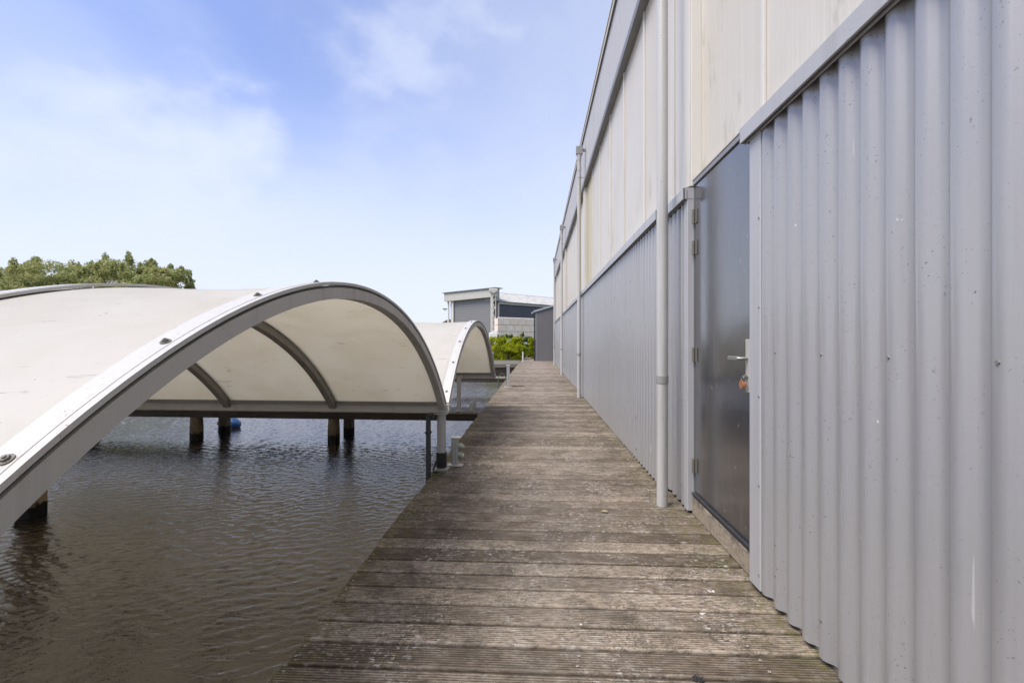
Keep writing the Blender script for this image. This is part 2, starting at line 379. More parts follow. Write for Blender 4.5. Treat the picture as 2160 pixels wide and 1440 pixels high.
F = np.stack([ii, ii+1, ii+nx_+1, ii+nx_], 1)
ring = np.array([(-900, -60), (900, -60), (900, 1500), (-900, 1500), (WX0, WY0), (WX1, WY0), (WX1, WY1), (WX0, WY1)], float)
V = np.vstack([V, np.column_stack([ring, np.full(8, WZ)])]); o_ = nx_*ny_
F = np.vstack([F, np.array([(0, 1, 5, 4), (1, 2, 6, 5), (2, 3, 7, 6), (3, 0, 4, 7)])+o_])
me = bpy.data.meshes.new('water'); me.vertices.add(len(V)); me.vertices.foreach_set('co', V.ravel())
me.loops.add(F.size); me.loops.foreach_set('vertex_index', F.ravel()); me.polygons.add(len(F))
me.polygons.foreach_set('loop_start', np.arange(len(F))*4); me.polygons.foreach_set('loop_total', np.full(len(F), 4))
me.polygons.foreach_set('use_smooth', np.ones(len(F), bool)); me.update(); me.materials.append(waterm)
wo_ = bpy.data.objects.new('water', me); C.objects.link(wo_); tag(wo_, kind='structure')
mb = MB(); mb.box(-900, 900, 31.0, 1490, -3, -.02); mb.box(1.6, 60, -40, 31.0, -3, -.03)
tag(mb.build('ground', landm), kind='structure')

mb = MB()
PITCH, GAP, NG = .15, .019, 9
def board(mb, y0, x0, x1, w=PITCH-GAP, grooves=True, z=0.):
    pr = [(y0, -.028), (y0, -.009), (y0+.002, -.004), (y0+.006, z)]
    if grooves:
        p = (w-.010)/NG
        for k in range(NG):
            a = y0+.005+k*p
            pr += [(a+p*.58, z), (a+p*.66, z-.0065), (a+p*.92, z-.0065), (a+p, z)]
    pr += [(y0+w-.006, z), (y0+w-.002, -.004), (y0+w, -.009), (y0+w, -.028)]
    n = len(pr)
    mb.add([(x0, y, zz_) for y, zz_ in pr]+[(x1, y, zz_) for y, zz_ in pr], [(i, n+i, n+i+1, i+1) for i in range(n-1)]+[tuple(range(n)), tuple(range(n, 2*n))[::-1]])
nb0, nb1 = -12, 203
cols = (-.950, -.56, .155, .88)
for k in range(nb0, nb1):
    y0 = k*PITCH+.0035; dx = rnd.uniform(-.012, .008)
    board(mb, y0, -.975+dx, 1.19, grooves=(k < 110), z=rnd.uniform(-.0025, .0015))
    if k < 75:
        for cx in cols:
            for fy in (.25, .75):
                if rnd.random() < .06: continue
                x = cx+rnd.gauss(0, .006); y = y0+(PITCH-GAP)*fy+rnd.gauss(0, .004); r0, r1 = .0030, .0060
                q = 10; vs = [(x+r*math.cos(6.2832*j/q), y+r*math.sin(6.2832*j/q), zc) for r, zc in ((r1, .0032), (r0, .0036)) for j in range(q)]
                mb.add(vs, [(j, (j+1) % q, q+(j+1) % q, q+j) for j in range(q)], 1)
                mb.add([(vx, vy, .0030) for vx, vy, _ in vs[q:]], [tuple(range(q))], 2)
bw = mb.build('boardwalk', [deckm, screwm, holem]); tag(bw, kind='structure')
mb = MB()
for x in (-.93, -.56, .155, .88): mb.box(x-.035, x+.035, -1.8, 30.4, -.20, -.0285)
for y in range(-1, 31, 3): mb.box(-.9, 1.2, y-.05, y+.05, -.36, -.2005)
o = mb.build('joists', beamm, bw)
for i, y in enumerate(range(-1, 31, 3)):
    for x in (-.72,):
        mb = MB().tube([(x, y+.12, -1.6), (x, y+.12, -.2)], .10, 12); mb.build('pile', pilem, bw)

# narrower path beyond the boardwalk, beside the small shed
mb = MB()
for k in range(0, 66): board(mb, 30.5+k*.15, -.80, -.13, grooves=False, z=-.006)
tag(mb.build('path', deckm), kind='structure')

# ------------------------------------------------------------------ warehouse along the boardwalk
wh = empty('warehouse', (1.105, 0, 0), 0)
tag(wh, 'long grey and ivory metal-clad warehouse running beside the boardwalk', 'building')
YE = 27.4
def corr(y0, y1, z0, z1, pitch=.1175, depth=.030, ref=1.207, x=0., n=14, flat=.48):
    mb = MB(); ys = [y0]; st = pitch/n; k = math.ceil((y0-ref)/st)
    while ref+k*st < y1-1e-6:
        if ref+k*st > y0+1e-6: ys.append(ref+k*st)
        k += 1
    ys.append(y1)
    def prof(y):
        f = ((y-(ref-.014))/pitch) % 1.
        c_ = math.cos(2*math.pi*f); c_ = math.copysign(abs(c_)**(1-flat), c_)
        return x+depth*(1-c_)/2
    mb.sheet([(prof(y), y) for y in ys], z0, z1, 0, True); return mb
def screws(mb, ys, zs, x=0, r=.006):
    for y in ys:
        for z in zs:
            mb.tube([(x+.001, y, z), (x-.004, y, z)], r, 6, sm=False)
# core of the building behind the cladding, open at the door
mb = MB()
mb.box(.142, 9, -5, YE, .0, 5.9)
for y0, y1 in ((-5, 2.49), (3.57, YE)): mb.box(.034, .14, y0, y1, .0, .30)
mb.build('wall', dtrim, wh)
joints = [(-5, 2.385), (3.585, 4.03), (4.10, 11.25), (11.36, 18.35), (18.46, 25.4), (25.5, YE)]
for i, (a, b) in enumerate(joints):
    OFF = (0, 0, -.055, -.045, -.03, -.02)[i]
    mb = corr(a, b, .022, 2.31, x=OFF)
    ys = [1.207-.016+.1175*k for k in range(-60, 230)]
    ys = [y for j, y in enumerate(ys) if a+.05 < y < b-.05 and j % 3 == 0 and .9 < y < 4.1]
    o = mb.build('lower_cladding', cladm, wh)
    for y in ys:
        for z in (.17, 1.2): mb2 = MB(); screws(mb2, (y,), (z,), OFF, .0055); mb2.build('screw', steelm, o)
mb = MB()
mb.cbox(-.004, .10, 2.387, 2.505, .02, 2.315, .004); o = mb.build('corner_trim', trimm, wh)
for k in range(6): mb = MB(); screws(mb, (2.397,), (.1+.44*k,), -.004, .006); mb.build('screw', steelm, o)
mb = MB()
mb.cbox(-.004, .10, 3.505, 3.583, .02, 2.315, .004); mb.build('corner_trim', trimm, wh)
for a, b, xo in ((4.03, 4.10, -.06), (11.25, 11.36, -.06), (18.35, 18.46, -.05), (25.4, 25.5, -.035)):
    MB().cbox(xo, .06, a, b, .02, 2.31, .004).build('corner_trim', trimm, wh)
# folded cap along the top of the grey cladding
for i, (a, b) in enumerate(((-5, 2.55), (3.503, 4.06), (4.075, 11.32), (11.34, 18.4), (18.42, 25.45), (25.47, YE))):
    of_ = (0, 0, -.055, -.045, -.03, -.02)[i]; xo = -.034+of_
    mb = MB()
    mb.cbox(xo, xo+.012, a, b, 2.285, 2.365, .002)
    mb.add([(xo+.003, a, 2.3655), (xo+.003, b, 2.3655), (.085, b, 2.383), (.085, a, 2.383)], [(0, 1, 2, 3)])
    mb.box(xo+.008, .03, a+.002, b-.002, 2.352, 2.360)
    mb.box(of_-.009, of_-.005, a, b, 2.280, 2.350)                        # inner drip lip
    mb.box(xo, .044, a, a+.004, 2.286, 2.366); mb.box(xo, .09, b-.004, b, 2.286, 2.366)
    mb.build('cap_flashing', trimm, wh)
# ivory panels above
seams = [-5, -3.7, -2.5, -1.3, -.05, 1.22, 2.50, 3.53]
x = 4.03
rows = []
for a, b in zip(seams, seams[1:]): rows.append((a, b))
bays = [(4.03, 11.0), (11.3, 18.1), (18.4, 25.2), (25.4, YE)]
for a, b in bays:
    n = max(1, round((b-a)/1.2)); rows += [(a+(b-a)*k/n, a+(b-a)*(k+1)/n) for k in range(n)]
for (a, b) in rows:
    rec = .105 if abs(a-2.50) < .01 else .075
    yel = 9.2 < a < 9.9 or 23 < a < 23.6
    mb = MB(); mb.box(rec, rec+.022, a+.004, b-.004, 2.386 if rec < .1 else 2.438, 4.83)
    o = mb.build('upper_panel', panyel if yel else panm, wh)
    if yel: o['label'] = 'yellowed ivory panel'
sy = sorted(set([r[0] for r in rows]))
for y in sy:
    if abs(y-4.03) < .01 or abs(y-3.53) < .01: continue
    wide = .055 if int(y*10) % 3 == 0 else .03
    mb = MB(); mb.cbox(.057, .0745, y-wide/2, y+wide/2, 2.388, 4.82, .002)
    mb.box(.065, .0748, y+wide/2+.0005, y+wide/2+.012, 2.388, 4.82)
    mb.build('joint_strip', stripw, wh)
for y in (3.53, 11.0, 18.1, 25.2):
    w = .48 if y < 4 else .28
    mb = MB(); mb.cbox(.030, .135, y+.0, y+w, 2.388, 4.82, .004)
    mb.cbox(.016, .0297, y+w-.09, y+w-.01, 2.39, 4.815, .002); mb.cbox(.02, .0297, y+.01, y+.035, 2.39, 4.815, .002)
    mb.build('pilaster', stripw, wh)
# fascia band with dark drip edge and roof edging
mb = corr(-5, YE, 4.86, 5.93, pitch=.10, depth=.014, x=.0, n=10); mb.build('fascia', fasm, wh)
mb = MB(); mb.box(-.020, -.013, -5, YE, 4.80, 4.89); mb.box(-.0128, .14, -5, YE, 4.80, 4.83)
mb.build('fascia_drip_edge', dtrim, wh)
mb = MB(); mb.box(-.02, .14, -5, YE+.05, 5.945, 5.99); mb.box(-.03, -.0205, -5, YE+.05, 5.90, 6.0); mb.box(-.045, -.0305, -5, YE+.05, 5.975, 6.005); mb.build('roof_edging', stripw, wh)
mb = MB(); mb.box(-.02, 9.2, -5.1, YE+.04, 5.991, 6.03); mb.build('roof', dtrim, wh)
mb = MB(); mb.box(.0, .139, YE+.001, YE+.006, 4.83, 5.93); mb.box(0.0, .139, YE+.001, YE+.006, .02, 4.79); mb.build('end_trim', trimm, wh)

# door: frame, leaf, hinges, handle plate
dr = MB(); DX = .045
dr.box(DX, DX+.05, 2.50, 3.497, .165, 2.372)
door = dr.build('door', doorm, wh)
mb = MB(); mb.box(DX-.006, .099, 3.4975, 3.5048, .13, 2.41); mb.cbox(DX-.012, .099, 2.506, 3.497, 2.376, 2.410, .003)
mb.build('door_frame', doorframem, wh)
mb = MB(); mb.box(.03, .14, 2.506, 3.504, 2.411, 2.419); mb.box(.045, .14, 2.506, 3.504, 2.420, 2.427); mb.box(.052, .14, 2.506, 3.504, 2.428, 2.437)
mb.build('door_head_strip', painted('worn_head_strip', (.40, .36, .30), dirt=(.14, .09, .06), streak=.6), wh)
mb = MB(); mb.cbox(DX-.014, .099, 2.506, 3.504, .128, .160, .004); mb.box(DX-.020, DX-.0145, 2.506, 3.504, .150, .158)
mb.build('door_sill', blackpaint, wh)
mb = MB(); mb.cbox(.030, .099, 2.506, 3.506, .001, .127, .006); mb.build('plinth', plinthm, wh)
for z in (2.15, 1.925, 1.155, .355):
    mb = MB(); mb.tube([(DX-.014, 3.482, z-.05), (DX-.014, 3.482, z+.05)], .010, 10)
    mb.box(DX-.004, DX-.001, 3.44, 3.480, z-.05, z+.05)
    for q in (-.017, .017): mb.tube([(DX-.014, 3.482, z+q-.0015), (DX-.014, 3.482, z+q+.0015)], .0108, 10)
    mb.build('hinge', hingem, door)
mb = MB(); mb.cbox(DX-.010, DX-.001, 2.594, 2.641, .975, 1.262, .002); mb.build('handle_plate', painted('worn_plate', (.42, .41, .36), spot=.5), door)
mb = MB(); mb.tube([(DX-.008, 2.617, 1.158), (DX-.05, 2.617, 1.158), (DX-.058, 2.627, 1.158)], .009, 10)
mb.cbox(DX-.066, DX-.050, 2.62, 2.745, 1.147, 1.169, .003); mb.build('handle', steelm, door)
mb = MB(); mb.tube([(DX-.004, 2.617, 1.06), (DX-.016, 2.617, 1.06)], .012, 12); mb.build('lock_cylinder', steelm, door)

# downpipes
def downpipe(y, top=5.43, px=.96):
    lx = px-1.105
    mb = MB(); mb.tube([(lx, y, .004), (lx, y, 1.6), (lx, y, top-.18)], .0415, 24); 
    o = mb.build('downpipe', pipem, wh)
    MB().tube([(lx, y, .935), (lx, y, .99)], .0455, 24).build('pipe_collar', collarm, o)
    mb = MB(); mb.tube([(lx, y, top-.40), (lx, y, top-.30)], .046, 20); mb.build('pipe_coupling', pipem, o)
    MB().tube([(lx, y, top-.18), (lx, y, top-.04)], [.046, .058], 20).build('neck', pipem, o)
    MB().cbox(lx-.065, lx+.075, y-.065, y+.065, top-.04, top+.13, .004).build('hopper', collarm, o)
    mb = MB(); mb.box(lx+.07, .012, y-.03, y+.03, top+.03, top+.08); mb.build('outlet', collarm, o)
    for z in (top-.55,):
        mb = MB(); mb.tube([(lx, y, z-.012), (lx, y, z+.012)], .0445, 20); mb.box(lx+.04, .0, y-.008, y+.008, z-.008, z+.008); mb.build('bracket', trimm, o)
for y in (3.655, 10.58, 17.68, 24.6): downpipe(y)

# keys hanging in the door lock: ring, key and an orange tag
kx, ky, kz = 1.105+DX-.017, 2.617, 1.06
kr = empty('key_ring', (kx, ky, kz)); tag(kr, 'key with round orange tag hanging from the lock of the dark door', 'keys')
mb = MB(); mb.tube([(.012, 0, 0), (-.008, 0, 0)], .0022, 8); mb.tube([(-.008, 0, 0), (-.011, 0, 0)], .011, 12); mb.build('key', steelm, kr)
mb = MB(); mb.tube([(-.017+.0*math.cos(a), .013*math.sin(a)+.006, -.010+.013*math.cos(a)) for a in [6.2832*k/20 for k in range(21)]], .0016, 6, caps=False); mb.build('ring', steelm, kr)
m = Mat('orange_plastic'); om = m.fin(m.mix(m.rng(m.noise(90), .4, .6), (.36, .15, .07), (.28, .11, .05)), .3)
mb = MB()
for (yy, zz_, r, xx) in ((.014, -.044, .023, -.019), (-.012, -.040, .017, -.014)):
    mb.tube([(xx-.0025, yy, zz_), (xx+.0025, yy, zz_)], r, 24, sm=False)
mb.build('tag', om, kr)

# ------------------------------------------------------------------ arched boat shelters
AL = -.027
CZ, RO, SPAN = -1.33, 2.88, 2.10
A1 = math.asin(SPAN/RO)
def shelter(cx, cy, label, near_post=True):
    t = empty('boat_shelter', (cx, cy, 0), AL); tag(t, label, 'boat shelter', 'arched boat shelters over the water')
    nb = 8; bay = 1.1
    for k in range(nb+1):
        x0 = -k*bay
        mb = MB(); mb.arch(x0-.062, x0, RO-.080, RO-.027, -A1, A1, 0, CZ)
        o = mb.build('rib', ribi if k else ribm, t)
        if k: MB().arch(x0-.060, x0-.002, RO-.0268, RO-.0205, -A1, A1, 0, CZ).build('seal', blackpaint, o)
        else: MB().arch(x0-.060, x0-.012, RO-.0268, RO-.0205, -A1, A1, 0, CZ).build('seal', blackpaint, o)
        hi = .000 if k == 0 else .004
        mb = MB(); mb.arch(x0-.085, x0+.004, RO-.0145+hi, RO-.001+hi, -A1, A1, 0, CZ)
        mb.arch(x0-.022, x0-.018, RO-.0008+hi, RO+.0003+hi, -A1, A1, 0, CZ)
        st = mb.build('cover_strip', stripm, t)
        if k < 4:
            na = 11
            for j in range(na):
                a = -A1*.94+2*A1*.94*j/(na-1)
                mb = MB(); c_, s_ = math.cos(a), math.sin(a); d = Vector((0, s_, c_)); p = Vector((x0-.039, 0, CZ))+d*(RO+hi-.001)
                mb.tube([p, p+d*.003], .014, 14, sm=False); mb.tube([p+d*.003, p+d*.008], .0085, 6, sm=False); mb.tube([p+d*.008, p+d*.011], .004, 8)
                mb.build('bolt', hingem, st)
    # cream sheet, slightly slack between the ribs
    mb = MB(); na, nx = 72, nb*10
    vs = []
    for j in range(nx+1):
        x = -.012-j*(nb*bay+.04)/nx; f = (j/10) % 1; sag = .014*math.sin(math.pi*f)**2
        for i in range(na+1):
            a = -A1+2*A1*i/na; r = RO-.0175-sag; vs.append((x, r*math.sin(a), CZ+r*math.cos(a)))
    fs = [(j*(na+1)+i, j*(na+1)+i+1, (j+1)*(na+1)+i+1, (j+1)*(na+1)+i) for j in range(nx) for i in range(na)]
    mb.add(vs, fs, 0, True); o = mb.build('roof_sheet', sheetm, t)
    md = o.modifiers.new('thickness', 'SOLIDIFY'); md.thickness = .003
    # eave beams with a darker upper channel
    for s in (-1, 1):
        a, b = sorted((s*(SPAN-.045), s*(SPAN+.012)))
        mb = MB(); mb.cbox(-nb*bay-.08, .012, a, b, .553, .628, .004)
        o = mb.build('eave_beam', ribm, t)
        a, b = sorted((s*(SPAN-.075), s*(SPAN-.002)))
        mb = MB(); mb.box(-nb*bay-.07, -.004, a, b, .6285, .636); 
        a, b = sorted((s*(SPAN-.075), s*(SPAN-.068))); mb.box(-nb*bay-.07, -.064, a, b, .6365, .664)
        mb.build('eave_channel', dtrim, o)
    return t
s1 = shelter(-.932, 2.52, 'nearest arched boat shelter with cream sheet roof and grey ribs, filling the left')
s2 = shelter(-.816, 6.80, 'smaller looking arched boat shelter behind the nearest one, by the far jetty')
def post(t, x, y, z0, z1, r=.043, sleeve=True):
    o = MB().tube([(x, y, z0), (x, y, z1)], r, 24).build('post', postm, t)
    MB().box(x-.075, x+.062, y-.06, y+.06, z1, z1+.009).build('head_plate', postm, o)
    if z0 > -.1: MB().box(x-.07, x+.07, y-.06, y+.06, .002, .012).build('base_plate', postm, o)
    if sleeve:
        mb = MB()
        for k in range(11): mb.tube([(x, y, z0+.018+k*.0135), (x, y, z0+.0245+k*.0135), (x, y, z0+.0305+k*.0135)], [.047, .054, .047], 24)
        mb.build('rubber_sleeve', blackm, o)
post(s1, -.045, SPAN-.02, .003, .543)
post(s1, -.045, -SPAN+.02, .003, .543, sleeve=False)
o = MB().cbox(-.155, -.115, 1.90, 1.94, -1.4, .545, .003).build('steel_leg', blackpaint, s1)
MB().box(-.165, -.105, 1.94, 2.05, .50, .552).build('bracket', blackpaint, o)
MB().cbox(-.162, -.108, 1.893, 1.947, .38, .40, .003).build('collar', blackpaint, o)
for x in (-4.42, -8.6):
    for s in (-1, 1):
        MB().cbox(x-.095, x+.095, s*(SPAN-.02)-.095, s*(SPAN-.02)+.095, -1.8, .551, .012).build('pile', pilel, s1)
for x in (-2.75, -5.45):
    MB().cbox(x-.05, x+.05, SPAN-.07, SPAN+.03, -.003, .551, .006).build('post', postm, s2)
o = MB().cbox(-.64, -.575, 1.62, 1.685, .0, .625, .004).build('post', postm, s2)
MB().box(-.625, -.59, 1.686, 2.06, .565, .615).build('arm', postm, o)
MB().box(-.66, -.55, 1.6, 1.7, .0, .009).build('base_plate', postm, o)

# ------------------------------------------------------------------ finger jetties on piles
def jetty(y0, y1, pairs, label, length=14):
    t = empty('jetty', (-1.0+.027*y0, y0, 0), AL); tag(t, label, 'jetty', 'finger jetties off the boardwalk')
    w = y1-y0
    mb = MB()
    k = 0
    while k*.15 < length:
        x1 = -.002-k*.15; z = rnd.uniform(-.003, .001)
        mb.cbox(x1-.142, x1, -.01+rnd.uniform(-.006, .006), w+.01, -.030, z-.004, .004); k += 1
    mb.build('decking', jetm, t)
    for yy in (0, w-.06): MB().box(-length, .0, yy, yy+.06, -.150, -.0305).build('beam', beamm, t)
    for px in pairs:
        for yy in (.0, w-.04):
            j = rnd.uniform(-.04, .04)
            mb = MB(); mb.tube([(px+j, yy+.10, -1.8), (px+j, yy+.10, -.35), (px+j, yy+.10, -.06 if False else -.151)], [.115, .112, .10], 8, sm=False)
            mb.build('pile', pilem, t)
    return t
j1 = jetty(8.30, 9.06, (-2.90, -5.55, -8.4, -11.3), 'dark timber finger jetty passing under the middle of the far shelter')
j2 = jetty(16.2, 17.0, (-2.9, -5.9), 'low finger jetty crossing the water beyond both shelters', 12)
for (x, y) in ((-1.165, 8.52), (-1.155, 8.93)):
    o = MB().tube([(x, y, -.006), (x, y, .150), (x, y, .158)], [.034, .034, .028], 16).build('mooring_stub', postm)
    tag(o, 'short grey pipe stub on the %s edge of the dark finger jetty' % ('front' if y < 8.7 else 'back'), 'mooring post', 'pipe stubs on the jetty')
# blue float behind the piles
m = Mat('blue_plastic'); bm_ = m.fin(m.mix(m.rng(m.noise(12), .4, .6), (.02, .09, .25), (.015, .06, .17)), .35)
bo = empty('blue_float', (-6.42, 9.75, -.51)); tag(bo, 'blue plastic float bobbing behind the jetty piles', 'buoy')
mb = MB(); mb.tube([(-.26, 0, .02), (-.23, 0, .02), (-.14, 0, .02), (.04, 0, .0), (.13, 0, -.02), (.16, 0, -.03)], [.05, .10, .14, .14, .09, .03], 20); mb.build('body', bm_, bo)
mb = MB(); mb.tube([(-.25, 0, .02), (-.33, 0, .02)], .03, 10); mb.build('eye', blackm, bo)

# quay at the far end, left of the boardwalk
q = empty('timber_quay', (-.99, 26.4, 0)); tag(q, 'weathered timber quay at the far end in front of the bushes', 'quay')
mb = MB()
for k in range(30): mb.cbox(-14, -.01, k*.15, k*.15+.142, -.03, -.002, .003)
mb.build('decking', quaym, q)
mb = MB()
for k in range(90): mb.box(-.02-k*.155-.148, -.02-k*.155, .02, .05, -.9, -.16)
mb.build('sheeting', beamm, q)
MB().cbox(-14, -.005, -.03, .019, -.20, -.031, .004).build('edge_beam', quaym, q)

# ------------------------------------------------------------------ small things on the boardwalk
sockm = simple('grey_green_socket', (.22, .25, .19), (.40, .40, .34), 60)
def pedestal(x, y, hgt, w, label, sockets=True, rz=0.):
    t = empty('power_pedestal', (x, y, 0), rz); tag(t, label, 'power post', 'power posts at the boardwalk edge')
    MB().cbox(-w*1.25, w*1.3, -w*.75, w*.75, .004, .012, .002).build('base_plate', stripm, t)
    MB().cbox(-w/2, w/2, -w*.45, w*.45, .0125, hgt-.0005, .006).build('column', ribm if sockets else postm, t)
    mb = MB(); mb.box(-w/2-.002, -w/2+.012, -w*.45-.004, -w*.45-.0005, .03, hgt-.03); mb.box(.004, .012, -w*.45-.004, -w*.45-.0005, .03, hgt-.03); mb.build('channel', steelm, t)
    MB().cbox(-w*.62, w*(.95 if sockets else .66), -w*.6, w*.6, hgt, hgt+.018, .004).build('cap', stripm, t)
    if sockets:
        for z in (hgt-.075, hgt-.165):
            o = MB().tube([(w/2, 0, z), (w/2+.03, 0, z), (w/2+.042, 0, z-.008)], [.030, .032, .024], 16).build('socket', sockm, t)
            MB().tube([(w/2+.043, 0, z-.008), (w/2+.055, 0, z-.014)], .022, 14).build('flap', stripm if z < hgt-.1 else sockm, o)
    return t
pedestal(-.812, 4.74, .275, .062, 'low grey power post with round sockets beside the white post foot')
pedestal(-.755, 13.0, .585, .085, 'taller pale post at the boardwalk edge past the second shelter', False)
MB()
o = MB().tube([(-.70, 13.1, .012), (-.5, 13.13, .012), (-.33, 13.12, .012)], .011, 8).build('metal_bar', blackpaint)
tag(o, 'thin dark bar lying on the boards beside the taller pale post', 'bar')
# hose loop over the edge and line at the post foot
gm = simple('green_hose', (.06, .08, .04), (.13, .14, .09), 40)
pts = [(-1.12+.14*math.sin(a)*(.6), 13.0, .30+.0+.26*math.cos(a)) for a in [math.pi*k/12 for k in range(-4, 1)]]
hose = [(-.80, 13.0, .20), (-.86, 13.0, .33), (-.94, 13.0, .38), (-1.01, 13.0, .30), (-1.03, 13.0, .1), (-1.03, 12.98, -.2), (-1.04, 12.95, -.7)]
o = MB().tube(hose, .011, 8).build('hose', gm); tag(o, 'thin green hose looping from the taller pale post down into the water', 'hose')
rope = [(-.92+.055*math.cos(a)*(1+.12*math.sin(3*a)), 4.40+.045*math.sin(a), .012+.004*(a/6.28)) for a in [6.2832*k/16 for k in range(42)]]
o = MB().tube(rope, .006, 6).build('rope_coil', gm); tag(o, 'small green rope coil lying at the boardwalk edge before the white post', 'rope')
cab = [(-.955, 4.60, .13), (-.975, 4.57, .06), (-.985, 4.52, .02), (-.965, 4.45, .016), (-.93, 4.42, .016)]
o = MB().tube(cab, .009, 8).build('cable', blackm); tag(o, 'short black cable drooping from the foot of the white shelter post', 'cable')
# debris: pale leaf and a dark clod
def leaf(x, y, L_, rz, col, label, cat, nm):
    m = Mat(nm+'_skin'); mm = m.fin(m.mix(m.rng(m.noise(120), .4, .6), col, tuple(v*.6 for v in col)), .7)
    n = 8; vs = []
    for i in range(n+1):
        t = i/n; w = .22*L_*math.sin(math.pi*t)**.7; zc = .008+.008*math.sin(math.pi*t)
        vs += [(t*L_-L_/2, -w, zc+.004), (t*L_-L_/2, 0, zc), (t*L_-L_/2, w, zc+.005)]
    fs = []
    for i in range(n): fs += [(i*3, i*3+1, i*3+4, i*3+3), (i*3+1, i*3+2, i*3+5, i*3+4)]
    o = MB().add(vs, fs, 0, True).build(nm, mm); o.location = (x, y, 0); o.rotation_euler = (0, 0, rz)
    o.modifiers.new('thickness', 'SOLIDIFY').thickness = .0012
    tag(o, label, cat)
leaf(.50, 3.48, .055, -.2, (.48, .42, .25), 'pale dry leaf on the boards left of the near downpipe foot', 'leaf', 'dry_leaf')
cl_ = MB(); bx_ = []
for k in range(26):
    a = rnd.uniform(0, 6.28); r = rnd.uniform(0, .016); s_ = rnd.uniform(.003, .007); x_, y_ = r*1.5*math.cos(a), r*math.sin(a); zc = rnd.uniform(.003, .010)
    cl_.cbox(x_-s_, x_+s_, y_-s_, y_+s_, zc-s_*.7, zc+s_*.7, s_*.35)
m = Mat('dark_clod'); cm = m.fin(m.mix(m.rng(m.noise(200), .4, .6), (.012, .012, .012), (.04, .038, .03)), .9)
o = cl_.build('clod', cm); o.location = (.60, 1.78, .003); tag(o, 'small dark clod of dirt on the nearest boards', 'dirt')

o = MB().cbox(-.035, .035, -.035, .035, 0, .62, .006).build('marker_post', whitem); o.location = (-.80, 29.4, .001)
tag(o, 'thin white marker post at the far end of the boardwalk by the bushes', 'post')

# ------------------------------------------------------------------ small shed closing the boardwalk
sh = empty('grey_shed', (-.02, 30.46, 0)); tag(sh, 'small dark grey lean-to shed at the far end of the boardwalk', 'shed')
wallm = painted('shed_wall', (.155, .15, .15), dirt=(.08, .08, .08), spot=.3, streak=.3)
roofg = painted('shed_roof_edge', (.33, .37, .41), spot=.2)
vs = [(0, 0, .0), (3.2, 0, .0), (3.2, 0, 4.05), (0, 0, 3.12)]
mb = MB(); mb.add(vs+[(x, 3.4, z) for x, y, z in vs], [(0, 1, 2, 3), (4, 7, 6, 5), (0, 3, 7, 4), (1, 5, 6, 2), (3, 2, 6, 7)]); mb.build('wall', wallm, sh)
MB().box(.0, .12, -.012, -.002, .0, 3.1).build('corner_trim', painted('shed_corner', (.22, .22, .22)), sh)
sl_ = .93/3.2
vs = [(-.14, -.08, 3.10-.0), (3.3, -.08, 3.10+3.44*sl_), (3.3, -.08, 3.22+3.44*sl_), (-.14, -.08, 3.22)]
mb = MB(); mb.add(vs+[(x, 3.5, z) for x, y, z in vs], [(0, 1, 2, 3), (4, 7, 6, 5), (0, 3, 7, 4), (1, 5, 6, 2), (3, 2, 6, 7), (0, 4, 5, 1)]); mb.build('roof', roofg, sh)
mb = MB(); mb.cbox(-.26, -.145, -.12, 3.45, 3.02, 3.12, .01); mb.build('gutter', roofg, sh)
mb = MB(); mb.tube([(-.2, -.02, 3.03), (-.18, -.02, 2.9), (-.06, -.03, 2.72), (-.055, -.03, .02)], .04, 12); mb.build('downpipe', blackpaint, sh)

# ------------------------------------------------------------------ far buildings (their own axes: d metres ahead, l metres to the right of the view)
cth, sth = math.cos(math.atan(.05)), math.sin(math.atan(.05))
def wp(px, d): u = (px-1080)/1000.; return (u*d*cth-d*sth, u*d*sth+d*cth)
def zp(py, d): return 1.25+(720-py)/1000.*d
corner = Vector(wp(1049, 50)); Lft = Vector(wp(944, 55.3)); Rgt = Vector(wp(1167, 55.8))
def wallbox(mb, p, q, z0a, z1a, z0b, z1b, th, mi=0, s0=0.):      # slab standing on the line p-q, thickness th going away from the camera
    d = (q-p).normalized(); n = Vector((-d.y, d.x)); n = n if n.y > 0 else -n
    a, b = p+n*s0, q+n*s0; c_, e = q+n*(s0+th), p+n*(s0+th)
    mb.add([(a.x, a.y, z0a), (b.x, b.y, z0b), (c_.x, c_.y, z0b), (e.x, e.y, z0a), (a.x, a.y, z1a), (b.x, b.y, z1b), (c_.x, c_.y, z1b), (e.x, e.y, z1a)],
           [(0, 1, 5, 4), (1, 2, 6, 5), (2, 3, 7, 6), (3, 0, 4, 7), (4, 5, 6, 7), (0, 3, 2, 1)], mi)
hall = empty('roller_door_hall', (corner.x, corner.y, 0)); tag(hall, 'pale grey hall with a large roller shutter beyond the far shelter', 'building')
def hbuild(mb, name, mat, parent=hall):
    o = mb.build(name, mat, parent); root = parent
    while root.parent: root = root.parent
    if parent == root: o.location = (-root.location.x, -root.location.y, 0)
    return o
facm = painted('hall_fascia_paint', (.47, .46, .41), spot=.1, streak=.2)
shutm = painted('roller_shutter_grey', (.235, .235, .235), spot=.1, streak=.1)
ctop = zp(607, 50); 
D_ = (Lft-corner).normalized()
dl = corner+D_*.55; dr_ = Lft-D_*1.15
mb = MB(); mb2n = 30
for k in range(mb2n):
    z0 = -.02+k*(zp(626, 50))/mb2n; h_ = zp(626, 50)/mb2n
    zlim = 1.0
    wallbox(mb, dl+D_*(.55 if False else 0), dr_, z0, z0+h_*.8, z0, z0+h_*.8, .05, 0, .10)
    wallbox(mb, dl, dr_, z0+h_*.8, z0+h_, z0+h_*.8, z0+h_, .04, 1, .13)  # gaps between slats coloured darker to deepen their shade
hbuild(mb, 'roller_shutter', [shutm, dtrim])
